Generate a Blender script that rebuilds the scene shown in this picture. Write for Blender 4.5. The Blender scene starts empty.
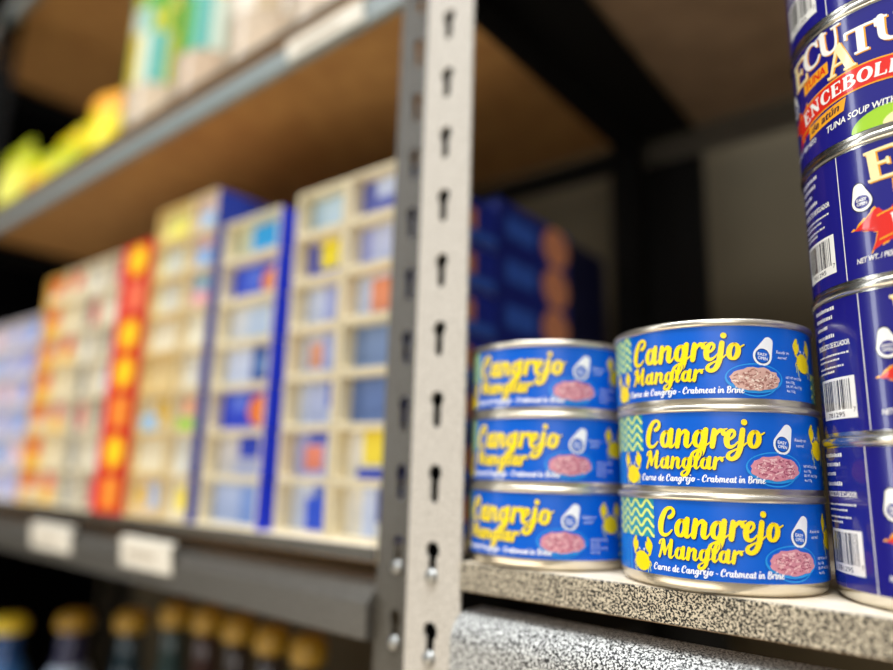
import bpy, bmesh, math, random
from mathutils import Vector, Matrix
random.seed(7)
scene = bpy.context.scene
COL = scene.collection
PI = math.pi

# ------------------------------------------------------------------ materials
def lin(c):
    def f(v):
        v /= 255.0
        return v / 12.92 if v <= 0.04045 else ((v + 0.055) / 1.055) ** 2.4
    return (f(c[0]), f(c[1]), f(c[2]), 1.0)

def mat(name, rgb, rough=0.5, metal=0.0, coat=0.0, spec=0.5, noise=0.0, nscale=60.0, trans=0.0, rgb2=None, bump=0.0):
    m = bpy.data.materials.new(name)
    m.use_nodes = True
    nt = m.node_tree
    b = nt.nodes['Principled BSDF']
    b.inputs['Base Color'].default_value = lin(rgb)
    b.inputs['Roughness'].default_value = rough
    b.inputs['Metallic'].default_value = metal
    b.inputs['Coat Weight'].default_value = coat
    b.inputs['Specular IOR Level'].default_value = spec
    if trans:
        b.inputs['Transmission Weight'].default_value = trans
    if noise or rgb2:
        tc = nt.nodes.new('ShaderNodeTexCoord')
        nz = nt.nodes.new('ShaderNodeTexNoise')
        nz.inputs['Scale'].default_value = nscale
        nz.inputs['Detail'].default_value = 3.0
        rp = nt.nodes.new('ShaderNodeValToRGB')
        a = lin(rgb)
        c2 = lin(rgb2) if rgb2 else tuple(v * (1 - noise) for v in a[:3]) + (1.0,)
        rp.color_ramp.elements[0].color = c2
        rp.color_ramp.elements[1].color = a
        rp.color_ramp.elements[0].position = 0.35
        rp.color_ramp.elements[1].position = 0.65
        nt.links.new(tc.outputs['Object'], nz.inputs['Vector'])
        nt.links.new(nz.outputs['Fac'], rp.inputs['Fac'])
        nt.links.new(rp.outputs['Color'], b.inputs['Base Color'])
        if bump:
            bp = nt.nodes.new('ShaderNodeBump')
            bp.inputs['Strength'].default_value = bump
            bp.inputs['Distance'].default_value = 0.0005
            nt.links.new(nz.outputs['Fac'], bp.inputs['Height'])
            nt.links.new(bp.outputs['Normal'], b.inputs['Normal'])
    return m

def speckle(name, light, dark, scale, lo, hi, rough=0.4, metal=0.0, warp=0.5):
    """hammered powder coat: fine light flecks over a dark ground"""
    m = bpy.data.materials.new(name)
    m.use_nodes = True
    nt = m.node_tree
    b = nt.nodes['Principled BSDF']
    tc = nt.nodes.new('ShaderNodeTexCoord')
    nz = nt.nodes.new('ShaderNodeTexNoise')
    nz.inputs['Scale'].default_value = scale
    nz.inputs['Detail'].default_value = 1.5
    nz.inputs['Distortion'].default_value = warp
    rp = nt.nodes.new('ShaderNodeValToRGB')
    rp.color_ramp.elements[0].position = lo
    rp.color_ramp.elements[0].color = lin(dark)
    rp.color_ramp.elements[1].position = hi
    rp.color_ramp.elements[1].color = lin(light)
    bp = nt.nodes.new('ShaderNodeBump')
    bp.inputs['Strength'].default_value = 0.35
    bp.inputs['Distance'].default_value = 0.0003
    nt.links.new(tc.outputs['Object'], nz.inputs['Vector'])
    nt.links.new(nz.outputs['Fac'], rp.inputs['Fac'])
    nt.links.new(nz.outputs['Fac'], bp.inputs['Height'])
    nt.links.new(rp.outputs['Color'], b.inputs['Base Color'])
    nt.links.new(bp.outputs['Normal'], b.inputs['Normal'])
    b.inputs['Roughness'].default_value = rough
    b.inputs['Metallic'].default_value = metal
    return m

M = {}
M['hammer'] = speckle('hammered_grey_paint', (212, 199, 174), (20, 18, 15), 1150, 0.45, 0.57)
M['post'] = speckle('pale_hammered_paint', (214, 208, 198), (160, 152, 140), 1000, 0.36, 0.62, 0.38)
M['shaded_hammer'] = speckle('shaded_hammered_paint', (96, 91, 82), (58, 54, 47), 1000, 0.36, 0.62, 0.33)  # hammered paint darkened to carry the weaker light on these parts
M['hammer_cool'] = speckle('cool_lit_hammered_paint', (222, 222, 218), (24, 24, 24), 1150, 0.45, 0.57)  # same hammered paint with the cool overhead light put into its colour
M['upper_beam'] = speckle('cool_lit_beam_paint', (156, 166, 166), (112, 120, 120), 1000, 0.36, 0.62, 0.3)  # beam paint tinted bluish to carry the cool overhead light
M['beam_grey'] = speckle('beam_grey_paint', (134, 130, 122), (88, 84, 78), 1000, 0.36, 0.62, 0.36, metal=.6)
M['shade_black'] = mat('shade_black', (12, 11, 10), 0.7, spec=.2, noise=0.3, nscale=200)  # darkness of rear posts, side beams and post sides put into the colour
M['deck'] = mat('particle_board_top', (238, 226, 204), 0.6, rgb2=(222, 206, 180), nscale=90)
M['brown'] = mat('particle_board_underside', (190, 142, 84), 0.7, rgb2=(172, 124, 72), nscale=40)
M['brown_dark'] = mat('shaded_board_underside', (146, 120, 94), 0.7, rgb2=(130, 106, 82), nscale=40)  # same board with the right unit's dimmer light put into its colour
M['steel'] = mat('rivet_steel', (175, 175, 172), 0.42, metal=1.0, noise=0.1, nscale=300)
M['tin'] = mat('tinplate', (226, 218, 202), 0.3, metal=.9, noise=0.07, nscale=120)
M['tin2'] = mat('bright_tinplate', (226, 222, 210), 0.24, metal=1.0, noise=0.06, nscale=120)
M['wall'] = mat('wall_paint', (86, 75, 54), 0.85, rgb2=(78, 68, 48), nscale=8)
M['wall_dark'] = mat('unlit_wall_black', (4, 4, 4), 1.0, spec=0.0, rgb2=(3, 3, 3), nscale=8)  # near-black colour stands for the unlit space past the left unit
M['floor'] = mat('floor_tile', (178, 160, 134), 0.5, rgb2=(160, 144, 120), nscale=5)
# crab can label
GL = dict(rough=0.34, spec=0.4, noise=0.02, nscale=50)
M['blue'] = mat('label_blue', (0, 94, 206), **GL)
M['blue_l'] = mat('label_light_blue', (40, 150, 230), **GL)
M['navy'] = mat('label_shadow_blue', (6, 38, 110), **GL)
M['yel'] = mat('label_yellow', (255, 226, 18), **GL)
M['lime'] = mat('label_pale_lime', (226, 240, 130), **GL)
M['teal'] = mat('label_teal', (38, 150, 178), **GL)
M['white'] = mat('label_white', (244, 246, 250), **GL)
M['meat'] = mat('label_crabmeat_pink', (214, 142, 158), **GL)
M['meat_d'] = mat('label_crabmeat_rose', (172, 92, 116), **GL)
M['meat_l'] = mat('label_crabmeat_pale', (240, 196, 200), **GL)
M['meat2'] = mat('label_crabmeat_buff', (218, 176, 164), **GL)
M['meat2_d'] = mat('label_crabmeat_brown', (168, 118, 108), **GL)
M['meat2_l'] = mat('label_crabmeat_cream', (244, 222, 208), **GL)
# tuna can label
GT = dict(rough=0.2, coat=0.5, noise=0.02, nscale=50)
M['indigo'] = mat('label_indigo', (32, 29, 126), **GT)
M['t_white'] = mat('tuna_label_white', (246, 244, 238), **GT)
M['t_cream'] = mat('tuna_label_cream', (250, 232, 176), **GT)
M['t_gold'] = mat('tuna_label_gold', (244, 168, 40), **GT)
M['t_red'] = mat('tuna_label_red', (222, 44, 34), **GT)
M['t_lime'] = mat('tuna_label_lime', (162, 208, 50), **GT)
M['t_black'] = mat('tuna_label_black', (18, 16, 24), **GT)
M['t_navy'] = mat('tuna_label_navy', (16, 14, 66), **GT)

_cm = {}
def cm(rgb, rough=0.55):
    k = (tuple(rgb), rough)
    if k not in _cm:
        _cm[k] = mat('print_%d_%d_%d' % tuple(rgb), rgb, rough, noise=0.08, nscale=120)
    return _cm[k]

# ------------------------------------------------------------------ mesh helpers
class MB:
    def __init__(self):
        self.v, self.f, self.m, self.mats, self.sm = [], [], [], [], []
    def mi(self, m):
        if m not in self.mats: self.mats.append(m)
        return self.mats.index(m)
    def add(self, vs, fs, m, smooth=False):
        o = len(self.v); k = self.mi(m)
        self.v += [tuple(p) for p in vs]
        for f in fs:
            self.f.append(tuple(i + o for i in f)); self.m.append(k); self.sm.append(smooth)
    def quad(self, a, b, c, d, m): self.add([a, b, c, d], [(0, 1, 2, 3)], m)
    def box(self, p, q, m):
        x0, y0, z0 = p; x1, y1, z1 = q
        vs = [(x0,y0,z0),(x1,y0,z0),(x1,y1,z0),(x0,y1,z0),(x0,y0,z1),(x1,y0,z1),(x1,y1,z1),(x0,y1,z1)]
        self.add(vs, [(0,3,2,1),(4,5,6,7),(0,1,5,4),(1,2,6,5),(2,3,7,6),(3,0,4,7)], m)
    def bbox(self, p, q, m, bev=0.001):
        """box with chamfered edges"""
        bm = bmesh.new()
        bmesh.ops.create_cube(bm, size=1.0)
        for v in bm.verts:
            v.co = Vector(((p[0]+q[0])/2 + v.co.x*(q[0]-p[0]), (p[1]+q[1])/2 + v.co.y*(q[1]-p[1]), (p[2]+q[2])/2 + v.co.z*(q[2]-p[2])))
        bmesh.ops.bevel(bm, geom=bm.edges[:], offset=bev, segments=2, profile=0.5, affect='EDGES')
        bm.verts.index_update()
        self.add([v.co.copy() for v in bm.verts], [[v.index for v in f.verts] for f in bm.faces], m)
        bm.free()
    def lathe(self, prof, m, n=64, close=True, c=(0, 0, 0), smooth=True):
        vs, fs = [], []
        for r, z in prof:
            for i in range(n):
                a = 2 * PI * i / n
                vs.append((c[0] + r * math.cos(a), c[1] + r * math.sin(a), c[2] + z))
        for j in range(len(prof) - 1):
            for i in range(n):
                k = (i + 1) % n
                fs.append((j*n+i, j*n+k, (j+1)*n+k, (j+1)*n+i))
        self.add(vs, fs, m, smooth)
    def prism_x(self, prof, x0, x1, m, smooth=False):
        """(y,z) outline extruded along x"""
        n = len(prof)
        vs = [(x0, y, z) for y, z in prof] + [(x1, y, z) for y, z in prof]
        fs = [(i, (i+1) % n, n + (i+1) % n, n + i) for i in range(n)]
        self.add(vs, fs, m, smooth)
        self.add(vs, [tuple(range(n-1, -1, -1)), tuple(range(n, 2*n))], m)
    def build(self, name, parent=None):
        me = bpy.data.meshes.new(name)
        me.from_pydata(self.v, [], self.f)
        for m in self.mats: me.materials.append(m)
        me.polygons.foreach_set('material_index', self.m)
        me.polygons.foreach_set('use_smooth', self.sm)
        me.update()
        o = bpy.data.objects.new(name, me)
        COL.objects.link(o)
        if parent is not None: o.parent = parent
        return o

def fix_normals(o):
    bm = bmesh.new(); bm.from_mesh(o.data)
    bmesh.ops.recalc_face_normals(bm, faces=bm.faces[:])
    bm.to_mesh(o.data); bm.free(); return o

def tag(o, label=None, cat=None, group=None, kind=None):
    if label: o['label'] = label
    if cat: o['category'] = cat
    if group: o['group'] = group
    if kind: o['kind'] = kind
    return o

def empty(name, loc=(0, 0, 0), rz=0.0):
    o = bpy.data.objects.new(name, None)
    o.empty_display_size = 0.02
    COL.objects.link(o); o.location = loc; o.rotation_euler = (0, 0, rz)
    return o

def dup(root, loc, rz, label, group=None):
    r = root.copy(); COL.objects.link(r); r.location = loc; r.rotation_euler = (0, 0, rz)
    r['label'] = label
    if group: r['group'] = group
    for ch in [c for c in bpy.data.objects if c.parent == root]:
        c = ch.copy(); COL.objects.link(c); c.parent = r
        for g in [g for g in bpy.data.objects if g.parent == ch]:
            d = g.copy(); COL.objects.link(d); d.parent = c
    return r

# ------------------------------------------------------------------ label artwork wrapped on a cylinder (millimetres along the arc, millimetres up)
def catmull(pts, n=8):
    if len(pts) < 3:
        a, b = pts[0], pts[-1]
        return [tuple(a[k] + (b[k]-a[k])*i/n for k in range(3)) for i in range(n+1)]
    P = [pts[0]] + list(pts) + [pts[-1]]
    out = []
    for i in range(1, len(P) - 2):
        p0, p1, p2, p3 = P[i-1], P[i], P[i+1], P[i+2]
        for s in range(n):
            t = s / n
            out.append(tuple(0.5*((2*p1[k]) + (-p0[k]+p2[k])*t + (2*p0[k]-5*p1[k]+4*p2[k]-p3[k])*t*t + (-p0[k]+3*p1[k]-3*p2[k]+p3[k])*t*t*t) for k in range(3)))
    out.append(tuple(pts[-1]))
    return out

class Art:
    def __init__(self, R): self.R = R; self.mb = MB()
    def P(self, x, z, layer):
        r = self.R + layer * 0.00004
        a = x * 0.001 / self.R
        return (r * math.sin(a), -r * math.cos(a), z * 0.001)
    def rect(self, x0, x1, z0, z1, m, layer=0, step=1.5):
        n = max(1, int(math.ceil((x1 - x0) / step)))
        vs, fs = [], []
        for i in range(n + 1):
            x = x0 + (x1 - x0) * i / n
            vs += [self.P(x, z0, layer), self.P(x, z1, layer)]
        for i in range(n): fs.append((2*i, 2*i+2, 2*i+3, 2*i+1))
        self.mb.add(vs, fs, m, True)
    def strip(self, lo, hi, m, layer):
        """band between two polylines of equal length"""
        vs = [self.P(x, z, layer) for x, z in lo] + [self.P(x, z, layer) for x, z in hi]
        n = len(lo)
        self.mb.add(vs, [(i, i+1, n+i+1, n+i) for i in range(n-1)], m)
    def fan(self, c, outline, m, layer, rings=4):
        n = len(outline); vs = [self.P(c[0], c[1], layer)]; fs = []
        for k in range(1, rings + 1):
            t = k / rings
            vs += [self.P(c[0] + (x-c[0])*t, c[1] + (z-c[1])*t, layer) for x, z in outline]
        for i in range(n):
            j = (i + 1) % n
            fs.append((0, 1+i, 1+j))
            for k in range(rings - 1):
                o = 1 + k*n
                fs.append((o+i, o+n+i, o+n+j, o+j))
        self.mb.add(vs, fs, m)
    def ellipse(self, cx, cz, rx, rz, m, layer, n=40, rot=0.0, zmin=None):
        pts = []
        for i in range(n):
            a = 2*PI*i/n
            u, v = rx*math.cos(a), rz*math.sin(a)
            x, z = cx + u*math.cos(rot) - v*math.sin(rot), cz + u*math.sin(rot) + v*math.cos(rot)
            if zmin is not None: z = max(z, zmin)
            pts.append((x, z))
        c = (cx, cz if zmin is None else max(cz, zmin + .01))
        self.fan(c, pts, m, layer, max(4, int(rx/.9)))
    def stroke(self, pts, m, layer, n=7, caps=True):
        c = catmull(pts, n); vs, fs = [], []
        for i, (x, z, w) in enumerate(c):
            a = c[max(0, i-1)]; b = c[min(len(c)-1, i+1)]
            dx, dz = b[0]-a[0], b[1]-a[1]; L = math.hypot(dx, dz) or 1e-6
            nx, nz = -dz/L*w/2, dx/L*w/2
            vs += [self.P(x+nx, z+nz, layer), self.P(x-nx, z-nz, layer)]
        for i in range(len(c)-1): fs.append((2*i, 2*i+1, 2*i+3, 2*i+2))
        self.mb.add(vs, fs, m)
        if caps:
            for x, z, w in (c[0], c[-1]): self.ellipse_small(x, z, w/2, m, layer + 0.05)
    def ellipse_small(self, x, z, r, m, layer, n=12):
        vs = [self.P(x + r*math.cos(2*PI*i/n), z + r*math.sin(2*PI*i/n), layer) for i in range(n)]
        self.mb.add(vs, [tuple(range(n))], m)
    def text(self, s, x, z, size, m, layer, shear=0.0, width=None, path=None, rot=0.0, bold=0.0):
        """sans lettering; size = capital height in mm; path(x)->z lifts the baseline"""
        cu = bpy.data.curves.new('lettering', 'FONT')
        cu.body = s; cu.size = 1.0; cu.resolution_u = 3; cu.fill_mode = 'FRONT'
        cu.offset = bold
        ob = bpy.data.objects.new('lettering', cu)
        me = bpy.data.meshes.new_from_object(ob)
        k = size / 0.69
        xs = [v.co.x for v in me.vertices]
        kx = k if width is None else width / (max(xs) - min(xs))
        x0 = min(xs); vs = []
        for v in me.vertices:
            px, pz = (v.co.x - x0)*kx + shear*v.co.y*k, v.co.y*k
            if rot: px, pz = px*math.cos(rot) - pz*math.sin(rot), px*math.sin(rot) + pz*math.cos(rot)
            X, Z = x + px, z + pz
            if path: Z += path(X)
            vs.append(self.P(X, Z, layer))
        self.mb.add(vs, [tuple(p.vertices) for p in me.polygons], m)
        bpy.data.objects.remove(ob); bpy.data.curves.remove(cu); bpy.data.meshes.remove(me)

# brush-script alphabet: (advance, strokes of (x, y, width)); x-height 1
def ell(cx, cy, rx, ry, wl, wt, a0=90, a1=450, n=14):
    out = []
    for i in range(n+1):
        a = math.radians(a0 + (a1-a0)*i/n)
        out.append((cx + rx*math.cos(a), cy + ry*math.sin(a), wt + (wl-wt)*abs(math.cos(a))))
    return out
STEM = .29
_bowl = ell(.36, .49, .24, .42, .27, .15)
TAIL = lambda x: [(x, .98, STEM-.03), (x-.01, .55, STEM), (x, .2, STEM), (x+.1, .05, .2), (x+.24, .12, .1), (x+.34, .3, .07)]
SCRIPT = {
 'a': (.98, [_bowl, TAIL(.66)]),
 'o': (.84, [ell(.37, .49, .25, .42, .28, .16), [(.5, .88, .12), (.68, .74, .09), (.9, .86, .08)]]),
 'e': (.72, [[(.1, .40, .1), (.34, .5, .13), (.5, .68, .15), (.48, .88, .16), (.34, .95, .18), (.18, .8, .25), (.13, .48, .29), (.2, .16, .26), (.38, .05, .19), (.58, .14, .11), (.74, .34, .07)]]),
 'n': (.98, [[(.14, .95, .24), (.14, .5, STEM), (.14, .07, .25)], [(.18, .5, .1), (.34, .82, .15), (.52, .93, .2), (.63, .75, .27)] , [(.64, .8, .27), (.63, .45, STEM), (.65, .17, .26), (.76, .05, .17), (.9, .16, .09), (.98, .32, .07)]]),
 'm': (1.42, [[(.14, .95, .24), (.14, .07, .25)], [(.18, .5, .1), (.34, .85, .15), (.5, .93, .2), (.58, .75, .26), (.58, .07, .25)], [(.62, .5, .1), (.78, .85, .15), (.95, .93, .2), (1.04, .75, .27)], [(1.04, .8, .27), (1.04, .35, STEM), (1.1, .1, .22), (1.25, .08, .14), (1.42, .32, .07)]]),
 'i': (.42, [TAIL(.14), [(.18, 1.38, .3), (.18, 1.39, .3)]]),
 'r': (.72, [[(.14, .95, .24), (.14, .5, STEM), (.14, .07, .25)], [(.16, .5, .1), (.3, .8, .16), (.46, .95, .2), (.6, .88, .24), (.64, .76, .22)], [(.56, .96, .14), (.68, 1.0, .09), (.8, 1.04, .06)]]),
 'g': (.98, [_bowl, [(.66, .98, STEM-.03), (.65, .4, STEM), (.63, -.1, .27), (.52, -.46, .23), (.3, -.6, .2), (.1, -.5, .21), (.12, -.3, .15), (.36, -.12, .1), (.7, .06, .09), (.98, .3, .07)]]),
 'j': (.52, [[(.2, .98, STEM-.03), (.19, .4, STEM), (.16, -.1, .27), (.03, -.46, .24), (-.2, -.6, .21), (-.4, -.5, .22), (-.38, -.3, .16), (-.12, -.12, .1), (.25, .06, .09), (.5, .3, .07)], [(.23, 1.4, .31), (.23, 1.41, .31)]]),
 'l': (.5, [[(-.02, .32, .08), (.26, .72, .11), (.44, 1.2, .13), (.4, 1.5, .15), (.26, 1.5, .18), (.16, 1.15, .25), (.13, .6, STEM), (.15, .2, STEM-.02), (.26, .05, .18), (.4, .16, .09), (.5, .32, .07)]]),
 'd': (.98, [_bowl, [(.7, 1.5, .24), (.67, .8, STEM), (.66, .2, STEM), (.76, .05, .2), (.9, .12, .1), (1.0, .3, .07)]]),
 'b': (.86, [[(.17, 1.5, .24), (.15, .8, STEM), (.15, .1, .26)], ell(.42, .45, .24, .4, .26, .15, 150, -190)]),
 't': (.56, [[(.2, 1.35, .2), (.17, .8, STEM), (.17, .2, STEM), (.28, .05, .19), (.44, .14, .1), (.56, .32, .07)], [(-.02, .95, .14), (.42, 1.0, .13)]]),
 'C': (1.06, [[(.64, 1.02, .2), (.78, 1.1, .22), (.88, 1.3, .18), (.78, 1.5, .15), (.58, 1.54, .17), (.36, 1.38, .24), (.2, 1.0, .31), (.15, .6, .33), (.22, .22, .28), (.42, .05, .2), (.68, .1, .14), (.9, .34, .08)]]),
 'M': (1.5, [[(.0, 1.16, .18), (.04, 1.38, .13), (.2, 1.5, .13), (.34, 1.4, .16)], [(.3, 1.46, .2), (.24, .7, .18), (.14, .06, .2)], [(.34, 1.44, .3), (.48, .8, .3), (.6, .3, .22)], [(.6, .3, .13), (.8, .9, .13), (1.06, 1.46, .15)], [(1.06, 1.46, .28), (1.06, .7, .31), (1.08, .2, .28), (1.2, .05, .19), (1.35, .14, .1), (1.48, .32, .07)]]),
 'B': (1.05, [[(.28, 1.46, .25), (.24, .7, STEM), (.2, .06, .26)], [(.05, 1.2, .14), (.16, 1.45, .13), (.5, 1.54, .15), (.78, 1.3, .24), (.68, .95, .2), (.4, .82, .12)], [(.42, .82, .12), (.74, .72, .2), (.84, .4, .27), (.66, .08, .19), (.36, .03, .14), (.1, .14, .1)]]),
 '-': (.62, [[(.14, .5, .16), (.46, .5, .16)]]),
 ' ': (.42, []),
}
def script_len(s): return sum(SCRIPT[c][0] for c in s)
def script(art, s, x, z, xh, width, m, layer, slant=.16, n=7, fat=1.0, first=1.0, caps=True):
    k = xh; kx = width / script_len(s)
    for i, c in enumerate(s):
        adv, strokes = SCRIPT[c]
        g = first if (i == 0) else 1.0
        for st in strokes:
            art.stroke([(x + (px*g + slant*py*g)*kx, z + py*g*k, w*g*fat*(k + kx)/2) for px, py, w in st], m, layer, n, caps or len(st) == 2)
        x += adv * kx * g

# serif capitals built from strokes, height 1
def _sl(pts): return pts
SERIF = {
 'E': (.78, [[(.17, 0, .22), (.17, 1, .22)], [(.02, .035, .08), (.68, .035, .08)], [(.02, .965, .08), (.66, .965, .08)], [(.17, .52, .08), (.46, .52, .08)], [(.66, .02, .09), (.66, .24, .07)], [(.64, .98, .09), (.64, .78, .07)], [(.46, .4, .07), (.46, .64, .07)]]),
 'C': (.86, [[(.74, .72, .1), (.64, .92, .1), (.44, .97, .1), (.24, .82, .19), (.16, .5, .25), (.24, .18, .19), (.45, .03, .1), (.66, .08, .09), (.78, .28, .07)], [(.74, .68, .07), (.74, .98, .07)]]),
 'U': (.9, [[(.2, .98, .22), (.2, .5, .22), (.24, .18, .2), (.44, .03, .12), (.62, .14, .1), (.68, .45, .09), (.68, .98, .09)], [(.03, .965, .08), (.38, .965, .08)], [(.54, .965, .08), (.86, .965, .08)]]),
 'A': (.94, [[(.46, .98, .1), (.14, .03, .1)], [(.44, .98, .24), (.76, .03, .24)], [(.28, .33, .08), (.64, .33, .08)], [(.0, .035, .08), (.3, .035, .08)], [(.56, .035, .08), (.94, .035, .08)]]),
 'T': (.84, [[(.42, 0, .22), (.42, 1, .22)], [(.04, .96, .09), (.8, .96, .09)], [(.05, .98, .08), (.05, .72, .07)], [(.79, .98, .08), (.79, .72, .07)], [(.24, .035, .08), (.6, .035, .08)]]),
 'N': (.96, [[(.18, 0, .09), (.18, 1, .09)], [(.18, .97, .23), (.76, .05, .23)], [(.78, 0, .09), (.78, 1, .09)], [(.02, .035, .08), (.34, .035, .08)], [(.02, .965, .08), (.26, .965, .08)], [(.62, .965, .08), (.94, .965, .08)]]),
 'B': (.82, [[(.17, 0, .22), (.17, 1, .22)], [(.02, .965, .08), (.42, .965, .09), (.62, .76, .2), (.46, .54, .1), (.17, .54, .08)], [(.4, .54, .09), (.7, .3, .22), (.46, .04, .1), (.02, .035, .08)]]),
 'O': (.94, [ell(.46, .5, .33, .46, .24, .1)]),
 'L': (.74, [[(.17, 0, .22), (.17, 1, .22)], [(.02, .035, .08), (.66, .035, .08)], [(.02, .965, .08), (.34, .965, .08)], [(.65, .02, .09), (.65, .28, .07)]]),
 'D': (.92, [[(.17, 0, .22), (.17, 1, .22)], [(.02, .965, .08), (.42, .95, .1), (.72, .75, .2), (.76, .5, .24), (.7, .24, .2), (.42, .05, .1), (.02, .035, .08)]]),
}
def serif_glyph(art, c, x, z, h, w, m, layer, rot=0.0, fat=1.0, slant=0.0):
    for st in SERIF[c][1]:
        pts = []
        for px, py, sw in st:
            X, Z = (px + slant*py)*w, py*h
            X, Z = X*math.cos(rot) - Z*math.sin(rot), X*math.sin(rot) + Z*math.cos(rot)
            pts.append((x+X, z+Z, sw*fat*(w+h)/2))
        art.stroke(pts, m, layer, 5 if len(pts) > 2 else 4, caps=len(pts) > 2)

def hull2(x0, z0, r0, x1, z1, r1, n=40):
    """outline round two circles"""
    d = math.hypot(x1-x0, z1-z0); ax = math.atan2(z1-z0, x1-x0); b = math.acos((r0-r1)/d)
    out = []
    for i in range(n//2+1):
        a = ax - b + 2*b*i/(n//2)
        out.append((x1 + r1*math.cos(a), z1 + r1*math.sin(a)))
    for i in range(n//2+1):
        a = ax + b + (2*PI-2*b)*i/(n//2)
        out.append((x0 + r0*math.cos(a), z0 + r0*math.sin(a)))
    return out

# ------------------------------------------------------------------ crab meat can
RB = 0.0408      # label radius of both kinds of can
def crab_art(meat, meat_d, meat_l, seed):
    rnd = random.Random(seed)
    A = Art(RB + 0.00012)
    A.rect(-128, 128, 5.2, 34.0, M['blue'], 0, 2.0)
    z0, z1 = 5.2, 34.0
    def waves(x0, x1, za, zb):
        A.rect(x0, x1, za, zb, M['teal'], 1)
        zc = za + 1.9
        while zc < zb + 1.5:
            pts = []
            n = int((x1-x0) / .55)
            for i in range(n+1):
                x = x0 + (x1-x0)*i/n
                zz = zc + 1.45*math.sin(2*PI*(x - x0)/7.0)
                pts.append((x, min(zb-.45, max(za+.45, zz)), 1.15))
            A.stroke(pts, M['lime'], 2, 1, caps=False)
            zc += 3.7
    def stripes(x0, x1, za, zb):
        x = x0
        while x < x1:
            A.rect(x, min(x+1.1, x1), za, zb, M['blue_l'], 1); x += 2.7
    def crab(cx, cz, s):
        Y = M['yel']
        A.ellipse(cx, cz, 5.2*s, 4.5*s, Y, 4, 28, rot=-.25)
        for sg in (-1, 1):
            # claw arm
            A.stroke([(cx+sg*3.6*s, cz+2.2*s, 1.0*s), (cx+sg*5.6*s, cz+3.8*s, 1.0*s), (cx+sg*5.7*s, cz+5.6*s, 1.1*s)], Y, 3)
            # pincer: two fingers
            A.stroke([(cx+sg*5.3*s, cz+4.6*s, 1.8*s), (cx+sg*5.5*s, cz+7.6*s, 3.4*s), (cx+sg*4.4*s, cz+10.6*s, 1.5*s)], Y, 4)
            A.stroke([(cx+sg*4.8*s, cz+5.2*s, 2.2*s), (cx+sg*3.5*s, cz+6.8*s, 2.0*s), (cx+sg*3.1*s, cz+8.8*s, .7*s)], Y, 4)
            # eye stalk
            A.stroke([(cx+sg*1.4*s, cz+3.4*s, .4*s), (cx+sg*1.7*s, cz+5.3*s, .4*s)], Y, 3)
            A.ellipse_small(cx+sg*1.7*s, cz+5.5*s, .55*s, M['white'], 5)
            # walking legs
            for k, (dx, dz) in enumerate(((1.9, -2.0), (2.2, -4.0), (1.4, -5.6))):
                bx, bz = cx+sg*(4.1-.7*k)*s, cz+(-.4-1.1*k)*s
                A.stroke([(bx, bz, .75*s), (bx+sg*1.5*s, bz+.3*s, .6*s), (bx+sg*dx*s, max(z0+.3, bz+dz*s*.7), .35*s)], M['lime'] if k else Y, 3)
    waves(-52, -25.6, 19.0, z1)
    stripes(-52, -39.5, z0, 18.8)
    crab(-32.8, 9.5, .84)
    # names in brush script, dark edge under yellow
    for dx, dz, m, L, fat in ((.3, -.25, M['navy'], 5, 1.16), (0, 0, M['yel'], 6, 1.1)):
        script(A, 'Cangrejo', -24.0+dx, 20.2+dz, 7.0, 46.0, m, L, .17, 7, fat)
        script(A, 'Manglar', -24.0+dx, 12.0+dz, 4.5, 31.0, m, L+2, .17, 7, fat*1.04)
    script(A, 'Carne de Cangrejo - Crabmeat in Brine', -26.2, 7.1, 1.72, 48.6, M['white'], 12, .17, 4, 1.12, 1.0, False)
    # registered mark
    A.stroke([(9.2+.55*math.cos(2*PI*i/10), 16.9+.55*math.sin(2*PI*i/10), .2) for i in range(11)], M['blue_l'], 5, 2, False)
    # pull-ring badge
    cx, cz = 30.6, 22.0
    out = hull2(cx, cz, 3.9, cx+2.7, cz+5.6, 2.1)
    A.fan((cx+.5, cz+.8), out, M['white'], 5)
    A.ellipse(cx, cz, 3.0, 3.0, M['navy'], 6, 26)
    A.ellipse(cx, cz, 2.7, 2.7, M['blue'], 7, 26)
    A.text('EASY', cx-2.1, cz+.35, 1.15, M['white'], 8, width=4.0, bold=.02, rot=-.12)
    A.text('OPEN', cx-2.1, cz-1.25, 1.15, M['white'], 8, width=4.0, bold=.02, rot=-.12)
    A.text('Ready to', 36.6, 23.4, 1.2, M['white'], 5, .25, width=6.6)
    A.text('serve!', 37.2, 21.3, 1.2, M['white'], 5, .25, width=4.4)
    # bowl of meat
    bx, bz = 27.2, 12.9
    lo = [(bx + t*11.0, 0) for t in [-1 + i/12 for i in range(25)]]
    bowl_o = [(bx+11.6*math.cos(a), bz+.2+5.9*math.sin(a)) for a in [2*PI*i/48 for i in range(48)]]
    A.fan((bx, bz), [(x, max(z, z0+.1)) for x, z in bowl_o], M['blue_l'], 5)
    A.fan((bx, bz+.2), [(bx+10.9*math.cos(a), bz+.6+5.0*math.sin(a)) for a in [2*PI*i/48 for i in range(48)]], M['blue'], 6)
    A.stroke([(bx+8.9*math.cos(a), max(z0+.4, bz-1.2+5.6*math.sin(a)), .5) for a in [PI+PI*i/14 for i in range(15)]], M['blue_l'], 7, 2)
    blob = []
    for i in range(30):
        a = 2*PI*i/30
        q = 1 + rnd.uniform(-.07, .07)
        blob.append((bx+.2+10.1*math.cos(a)*q, bz-.4+(5.0 if math.sin(a) > 0 else 4.3)*math.sin(a)*q))
    A.fan((bx, bz), blob, meat, 8)
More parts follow.
